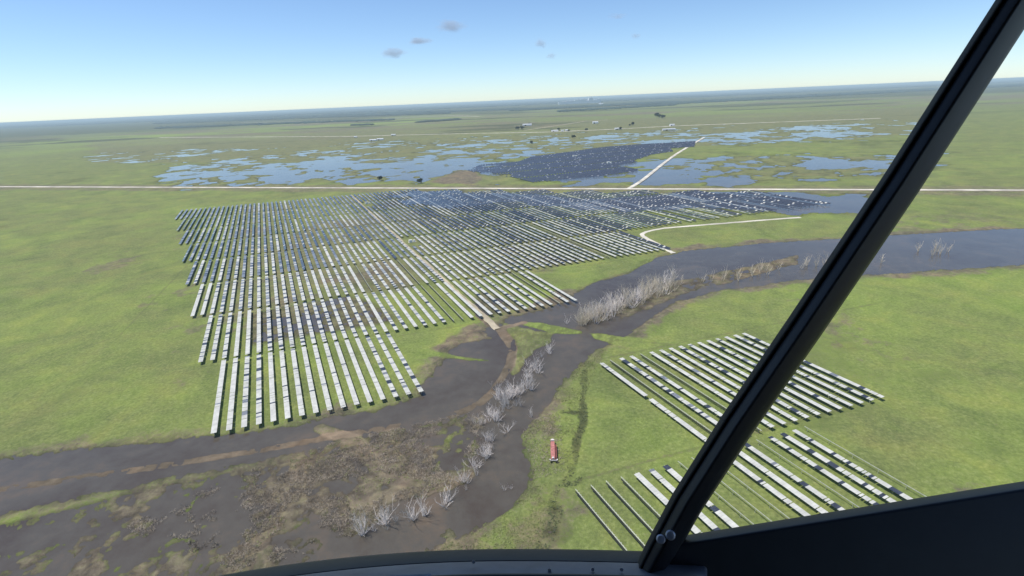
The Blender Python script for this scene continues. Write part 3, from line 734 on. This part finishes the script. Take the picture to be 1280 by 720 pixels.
far_spots = [(698,163.6,1.2,'dark tree between the white farmhouses'), (690,164.6,1,'dark tree left of the white farmhouse'), (711,164.6,.9,'dark tree at the right end of the farmhouses'), (791,156.8,1.5,'tall dark tree above the county road'),
   (787,158,1,'small dark tree left of the tall one by the county road'), (776,162.3,1.1,'dark tree right of the long white shed'), (733,163.5,1.1,'dark round tree on the county road'), (664,180,1.0,'slim dark tree on the wet meadow'),
   (717.5,173.2,1.2,'dark bush on the meadow above the dark array'), (820,146.5,2.6,'left tree of a dark clump on the right plain'), (824,147.4,2.4,'middle tree of a dark clump on the right plain'), (829,148,2.0,'right tree of a dark clump on the right plain'),
   (646,162.5,1.6,'dark tree below the large pale barn'), (653,162,1.8,'second dark tree below the large pale barn'), (662,157,1.6,'dark tree beside the large pale barn'), (525,229.5,.9,'round dark bush in floodwater above the gravel road'), (476,226,.9,'dark bush on the flooded meadow at left')]
for q, (px, py, s, lab) in enumerate(far_spots):
    x, y = at(px, py); t = tag(empty('field_tree', (x, y, .3), q), lab, 'tree', 'dark trees scattered on the plain'); t.scale = (s, s, s)
    a, b = fv[q % 4]; link('trunk', a, t); link('crown', b, t)
def woods(name, strips, seed, label, m):
    r = random.Random(seed); g = MB()
    for (x0, y0, x1, y1, dens, thick, hgt) in strips:
        for _ in range(dens):
            f = r.random(); px = x0+(x1-x0)*f; py = y0+(y1-y0)*f+r.uniform(-thick, thick)
            x, y = at(px, py); R = math.hypot(x, y); sc = max(1, R/2600)
            for _c in range(3):
                rad = 9*sc*r.uniform(.6, 1.5); cx, cy = x+r.uniform(-16, 16)*sc, y+r.uniform(-30, 30)*sc; n0 = len(g.v)
                hz = hgt*r.uniform(.55, 1.2)
                ring = [(math.cos(a*PI/3)*rad*r.uniform(.7, 1.2), math.sin(a*PI/3)*rad*r.uniform(.7, 1.2)) for a in range(6)]
                for zz, k in ((0, .75), (hz*.45, 1.0), (hz*.85, .6)): g.v += [(cx+a*k, cy+b*k, zz+r.uniform(-.5, .5)) for a, b in ring]
                g.v.append((cx, cy, hz))
                for l in range(2):
                    for a in range(6): g.f.append((n0+l*6+a, n0+l*6+(a+1) % 6, n0+l*6+6+(a+1) % 6, n0+l*6+6+a)); g.m.append(0)
                for a in range(6): g.f.append((n0+12+a, n0+12+(a+1) % 6, n0+18)); g.m.append(0)
    return tag(g.build(name, [m]), label, 'woodland', kind='stuff')
woods('far_woods', [(200,160,438,151.5,260,.8,10),(438,151.5,488,150,160,.5,10),(524,153,572,149.5,120,.5,9),(446,156.5,462,156,40,.4,8),(560,139.5,650,136,300,.7,11),(640,138,843,127.5,900,1.0,12),(843,129,1280,106,900,1.4,12),
                    (700,139.3,843,131,420,.8,11),(790,134,843,129.6,260,.7,12),(438,144,560,140,400,2.2,11),(200,153,438,144,500,2.0,11)], 3, 'dark woodland belts along the far edge of the plain', M['far_leaf'])
woods('horizon_forest', [(-100,162,640,129.5,2600,3.0,16),(640,129.5,1400,94,2600,3.0,16)], 9, 'hazy blue forest along the horizon', M['far_leaf'])

# ------------------------------------------------------------------ red trailer
def trailer():
    (x1, y1), (x2, y2) = at(692.2, 579), at(691.3, 554.5)
    dx, dy = x2-x1, y2-y1; L = 12.4; rz = math.atan2(-dx, dy)
    r = tag(empty('utility_trailer', (x1, y1, .45), rz), 'long narrow red trailer parked on the scrubby bank beside the channel', 'trailer')
    b = MB(); b.box((-.2, 5.7, 1.12), (1.5, 10.6, .16))
    for k in range(9): b.box((-.2, 1+k*1.15, 1.22), (1.46, .10, .05))
    b.build('deck', [M['red']], r)
    b = MB(); b.box((.92, 5.2, .78), (.7, 8.6, .12)); b.box((.60, 5.2, .9), (.08, 9.2, .5)); b.box((1.28, 5.2, .95), (.07, 8.6, .28)); b.build('side_rack', [M['dark_red']], r)
    b = MB(); b.box((-1.02, 5.2, 1.2), (.1, 9.6, .3)); b.box((.50, 5.2, 1.26), (.1, 9.6, .22)); b.build('side_rail', [M['red']], r)
    # gooseneck, rounded at its nose
    g = MB(); nose = [(math.cos(a)*.78-.2, 11.1+math.sin(a)*.9) for a in [k*PI/10 for k in range(11)]]; n0 = 0
    vs_ = [(a, c, 1.05) for a, c in nose]+[(a, c, 1.75) for a, c in nose]; n = len(nose)
    fs_ = [tuple(range(n))[::-1], tuple(range(n, 2*n))]+[(k, (k+1) % n, n+(k+1) % n, n+k) for k in range(n)]
    link('gooseneck', mesh('gooseneck', vs_, fs_, [M['pale']]), r)
    b = MB(); b.box((-.2, .7, 1.45), (.7, .7, .5)); b.box((-.2, .7, 1.74), (.6, .6, .08)); b.build('toolbox', [M['pale']], r)
    b = MB(); b.box((0, -.15, 1.0), (2.7, .22, .25)); b.box((-1.35, .1, 1.15), (.4, .6, .2)); b.box((1.35, .1, 1.15), (.4, .6, .2)); b.build('rear_bumper', [M['pale']], r)
    for sx in (-1, 1):
        for yy in (-.1, 1.2):
            w = MB(); w.tube([(sx*1.05-.18, yy, .5), (sx*1.05+.18, yy, .5)], .5, 16); wo = w.build('wheel', [M['tyre']], r)
            w = MB(); w.tube([(sx*1.05-.19, yy, .5), (sx*1.05+.19, yy, .5)], .24, 12); w.build('rim', [M['pale']], wo)
    b = MB(); b.box((-.9, 10.4, .5), (.14, .14, 1.1)); b.box((.5, 10.4, .5), (.14, .14, 1.1)); b.build('landing_leg', [M['dark_red']], r)
trailer()

# ------------------------------------------------------------------ helicopter cockpit around the lower window
cab = tag(empty('helicopter_cockpit', tuple(near(640, 700, .75))), 'dark helicopter cockpit frame with sill and slanting pillar at the bottom of the view', 'cockpit')
inv = Matrix.Translation(-Vector(cab.location))
def sweep(name, rows_, m, smooth_=True, parent=cab):
    """rows_: list of cross-sections, each a list of world points"""
    vs_ = []; fs_ = []; n = len(rows_[0])
    for row in rows_: vs_ += [tuple(inv @ p) for p in row]
    for a in range(len(rows_)-1):
        for b in range(n): fs_.append((a*n+b, a*n+(b+1) % n, (a+1)*n+(b+1) % n, (a+1)*n+b))
    fs_ += [tuple(range(n))[::-1], tuple(range((len(rows_)-1)*n, len(rows_)*n))]
    o = link(name, mesh(name, vs_, fs_, [m], smooth=smooth_), parent)
    if smooth_:
        bv = o.modifiers.new('soft', 'BEVEL'); bv.width = .004; bv.segments = 2
    return o
def sill_y(x):     # top line of the sill
    return 686.5+((x-640)/205.)**2*(10.5 if x < 640 else 4.2)
xs_ = list(range(-60, 900, 16))
rows_ = []
for x in xs_:
    y = sill_y(x)
    rows_.append([near(x, y, .80), near(x, y-.4, .74), near(x, y+1.5, .70), near(x, y+15, .66), near(x, y+17, .69), near(x, y+14, .80)])
sweep('sill_lip', rows_, M['cab_black'])
rows_ = []
for x in xs_:
    y = sill_y(x)+12.5
    rows_.append([near(x, y, .72), near(x, y+3, .65), near(x, y+20, .60), near(x, y+22, .63), near(x, y+9, .74)])
sweep('sill_ledge', rows_, M['cab_grey'])
rows_ = []
for x in xs_:
    y = sill_y(x)+30
    rows_.append([near(x, y, .62), near(x, y+1, .56), near(x, y+200, .50), near(x, y+200, .60)])
sweep('lower_panel', rows_, M['cab_black'])
def pillar_pts(t):   # inner edge line
    P_ = [(786, 730), (800, 700), (812, 676), (843, 618), (905, 520), (990, 395), (1110, 215), (1260, -20), (1330, -130)]
    i = min(int(t), len(P_)-2); f = t-i; a, b = P_[i], P_[i+1]
    return a[0]+(b[0]-a[0])*f, a[1]+(b[1]-a[1])*f
rows_ = []
for q in range(0, 33):
    x, y = pillar_pts(q/4); x2, y2 = pillar_pts(min(q/4+.3, 8)); x1, y1 = pillar_pts(max(q/4-.3, 0)); tx, ty = x2-x1, y2-y1; l = math.hypot(tx, ty); nx, ny = -ty/l, tx/l
    w = 34+q*.5; dp = .66-q*.004
    rows_.append([near(x, y, dp+.06), near(x+nx*3, y+ny*3, dp-.01), near(x+nx*w*.5, y+ny*w*.5, dp-.035), near(x+nx*(w-3), y+ny*(w-3), dp-.01), near(x+nx*w, y+ny*w, dp+.06)])
sweep('window_pillar', rows_, M['cab_black'])
rows_ = []
for q in range(0, 33):
    x, y = pillar_pts(q/4); x2, y2 = pillar_pts(min(q/4+.3, 8)); x1, y1 = pillar_pts(max(q/4-.3, 0)); tx, ty = x2-x1, y2-y1; l = math.hypot(tx, ty); nx, ny = -ty/l, tx/l
    dp = .66-q*.004
    rows_.append([near(x-nx*2.5, y-ny*2.5, dp+.05), near(x-nx*2, y-ny*2, dp+.02), near(x+nx*3, y+ny*3, dp-.016), near(x+nx*6.5, y+ny*6.5, dp-.018), near(x+nx*5, y+ny*5, dp+.02)])
sweep('rubber_seal', rows_, M['tyre'])
# door lining right of the pillar
rows_ = []
for x in range(826, 1420, 22):
    y = 676-(x-826)*.16
    rows_.append([near(x, y, .74), near(x, y-2, .70), near(x, y+8, .66), near(x, y+300, .62), near(x, y+300, .74)])
sweep('door_lining', rows_, M['cab_black'])
for px, py, rr in ((826, 674, .0052), (838, 669, .0056)):
    b = MB(); c = near(px, py, .585); dv = -camdir(px, py).normalized()
    b.tube([inv @ (c-dv*.02), inv @ c, inv @ (c+dv*.002)], [rr, rr, rr*.7], 16); so = b.build('screw', [M['screw']], cab, False)
b = MB(); c = inv @ near(512, 722.5, .572); b.box(c, (.048, .006, .003)); b.build('edge_trim', [M['cab_light']], cab)
for px, py in ((592, 702.5), (687, 713), (741, 712), (777, 712)):
    b = MB(); c = near(px, py, .627 if py < 708 else .61); dv = -camdir(px, py).normalized()
    b.tube([inv @ (c-dv*.006), inv @ c], [.0022, .002], 10); b.build('rivet', [M['screw']], cab)

b = MB(); b.box(inv @ Vector((0, -.1, H+.62)), (2.6, 2.3, .06)); b.box(inv @ Vector((0, 1.03, H+.56)), (2.6, .06, .14)); b.build('cabin_roof', [M['cab_black']], cab)
b = MB(); b.box(inv @ Vector((-1.28, -.55, H-.1)), (.06, 1.4, 1.4)); b.build('cabin_side', [M['cab_black']], cab)
b = MB(); b.box(inv @ Vector((0, -1.2, H-.15)), (2.5, .06, 1.5)); b.build('cabin_bulkhead', [M['cab_black']], cab)
b = MB(); b.box(inv @ Vector((0, -.2, H-.98)), (2.5, 1.9, .06)); b.build('cabin_floor', [M['cab_black']], cab)
# ------------------------------------------------------------------ haze
hz = MB(); hz.box((0, 28000, 65.2), (150000, 64500, 133.2))
hm = bpy.data.materials.new('haze_air'); hm.use_nodes = True; nt = hm.node_tree
nt.nodes.remove(nt.nodes['Principled BSDF']); pv = nt.nodes.new('ShaderNodeVolumePrincipled')
pv.inputs['Color'].default_value = (.72, .90, .94, 1); pv.inputs['Density'].default_value = .000065; pv.inputs['Anisotropy'].default_value = .0
nt.links.new(pv.outputs[0], nt.nodes['Material Output'].inputs['Volume'])
tag(hz.build('haze', [hm]), 'pale blue haze over the far plain', 'haze', kind='stuff')

# ------------------------------------------------------------------ clouds
def cloud(px, py, w, h, dens, label, seed):
    D = 9000.; c = CAM+camdir(px, py)*D; sx = w/F*D; sz = h/F*D
    me = bpy.data.meshes.new('cloud'); import bmesh as bmm
    bm = bmm.new(); bmm.ops.create_icosphere(bm, subdivisions=3, radius=1); bm.to_mesh(me); bm.free()
    m = bpy.data.materials.new('cloud_vapour'); m.use_nodes = True; nt = m.node_tree; L = nt.links.new
    nt.nodes.remove(nt.nodes['Principled BSDF']); v = nt.nodes.new('ShaderNodeVolumePrincipled'); v.inputs['Color'].default_value = (.78, .88, 1, 1)
    tc = N(nt, 'ShaderNodeTexCoord'); n = N(nt, 'ShaderNodeTexNoise'); n.inputs['Scale'].default_value = 1.6; n.inputs['Detail'].default_value = 6; n.noise_dimensions = '4D'; n.inputs['W'].default_value = seed
    L(tc.outputs['Object'], n.inputs['Vector']); ln = N(nt, 'ShaderNodeVectorMath', operation='LENGTH'); L(tc.outputs['Object'], ln.inputs[0])
    a = N(nt, 'ShaderNodeMath', operation='MULTIPLY_ADD'); a.inputs[1].default_value = -.62; a.inputs[2].default_value = .10; L(ln.outputs['Value'], a.inputs[0])
    s = N(nt, 'ShaderNodeMath', operation='ADD'); L(n.outputs['Fac'], s.inputs[0]); L(a.outputs[0], s.inputs[1])
    t = N(nt, 'ShaderNodeMapRange'); t.inputs[1].default_value = .12; t.inputs[2].default_value = .55; t.inputs[3].default_value = 0; t.inputs[4].default_value = dens; L(s.outputs[0], t.inputs[0])
    L(t.outputs[0], v.inputs['Density']); L(v.outputs[0], nt.nodes['Material Output'].inputs['Volume'])
    me.materials.append(m); o = link('cloud', me); o.location = c; o.scale = (sx, sx*.6, sz)
    return tag(o, label, 'cloud', 'small faint clouds')
cloud(492, 66, 19, 8, .010, 'small grey cloud, lowest of the three at left', 1)
cloud(525, 51, 20, 6, .010, 'small grey cloud, middle of the three at left', 2)
cloud(563, 32, 26, 9, .008, 'pale wispy cloud, highest of the three at left', 3)
cloud(676, 54, 11, 8, .010, 'faint round cloud right of centre', 4)
cloud(689, 70, 9, 5, .008, 'tiny cloud below the faint round one', 5)
cloud(795, 45, 8, 5, .010, 'tiny grey cloud near the right edge', 6)
cloud(771, 20, 17, 5, .0035, 'faint wisp high at right', 7)

# ------------------------------------------------------------------ light, sky, camera
SUN_AZ, SUN_EL = math.radians(-85), math.radians(66)       # azimuth from +Y towards +X
w = bpy.data.worlds.new('World'); scene.world = w; w.use_nodes = True; nt = w.node_tree
sky = nt.nodes.new('ShaderNodeTexSky'); sky.sky_type = 'NISHITA'; sky.sun_disc = False
sky.sun_elevation = SUN_EL; sky.sun_rotation = SUN_AZ; sky.altitude = 100; sky.air_density = .8; sky.dust_density = .15; sky.ozone_density = 3.5
bg = nt.nodes['Background']; bg.inputs['Strength'].default_value = .112; tint = nt.nodes.new('ShaderNodeMix'); tint.data_type = 'RGBA'; tint.blend_type = 'MULTIPLY'; tint.inputs[0].default_value = 1
tint.inputs[7].default_value = (.93, 1.0, 1.06, 1); nt.links.new(sky.outputs[0], tint.inputs[6]); nt.links.new(tint.outputs[2], bg.inputs['Color'])
ld = bpy.data.lights.new('sun', 'SUN'); ld.energy = 4.2; ld.angle = math.radians(.5); ld.color = (1, .96, .9)
lo = bpy.data.objects.new('sun', ld); C.objects.link(lo)
sd = Vector((math.sin(SUN_AZ)*math.cos(SUN_EL), math.cos(SUN_AZ)*math.cos(SUN_EL), math.sin(SUN_EL)))
lo.rotation_euler = sd.to_track_quat('Z', 'Y').to_euler(); lo.location = (-50, 20, 300)
cam = bpy.data.cameras.new('camera'); co_ = bpy.data.objects.new('camera', cam); C.objects.link(co_)
cam.sensor_width = 36; cam.lens = F/1280*36; cam.clip_start = .05; cam.clip_end = 200000
fwd = Vector((0, math.cos(PITCH), -math.sin(PITCH))); c_, s_r = math.cos(ROLL), math.sin(ROLL)
up0 = Vector((0, math.sin(PITCH), math.cos(PITCH))); rt0 = Vector((1, 0, 0))
right = rt0*c_-up0*s_r; up = rt0*s_r+up0*c_
co_.matrix_world = Matrix(((right.x, up.x, -fwd.x, 0), (right.y, up.y, -fwd.y, 0), (right.z, up.z, -fwd.z, H), (0, 0, 0, 1)))
scene.camera = co_
vs2 = scene.view_settings; vs2.view_transform = 'Standard'; vs2.look = 'None'; vs2.gamma = 1; vs2.use_curve_mapping = False; vs2.exposure = .36
scene.cycles.volume_bounces = 0; scene.cycles.volume_step_rate = 4; scene.cycles.volume_max_steps = 128
print('tables', len(indiv), len(rest), 'visible', sum(j['vis'] for j in jobs))
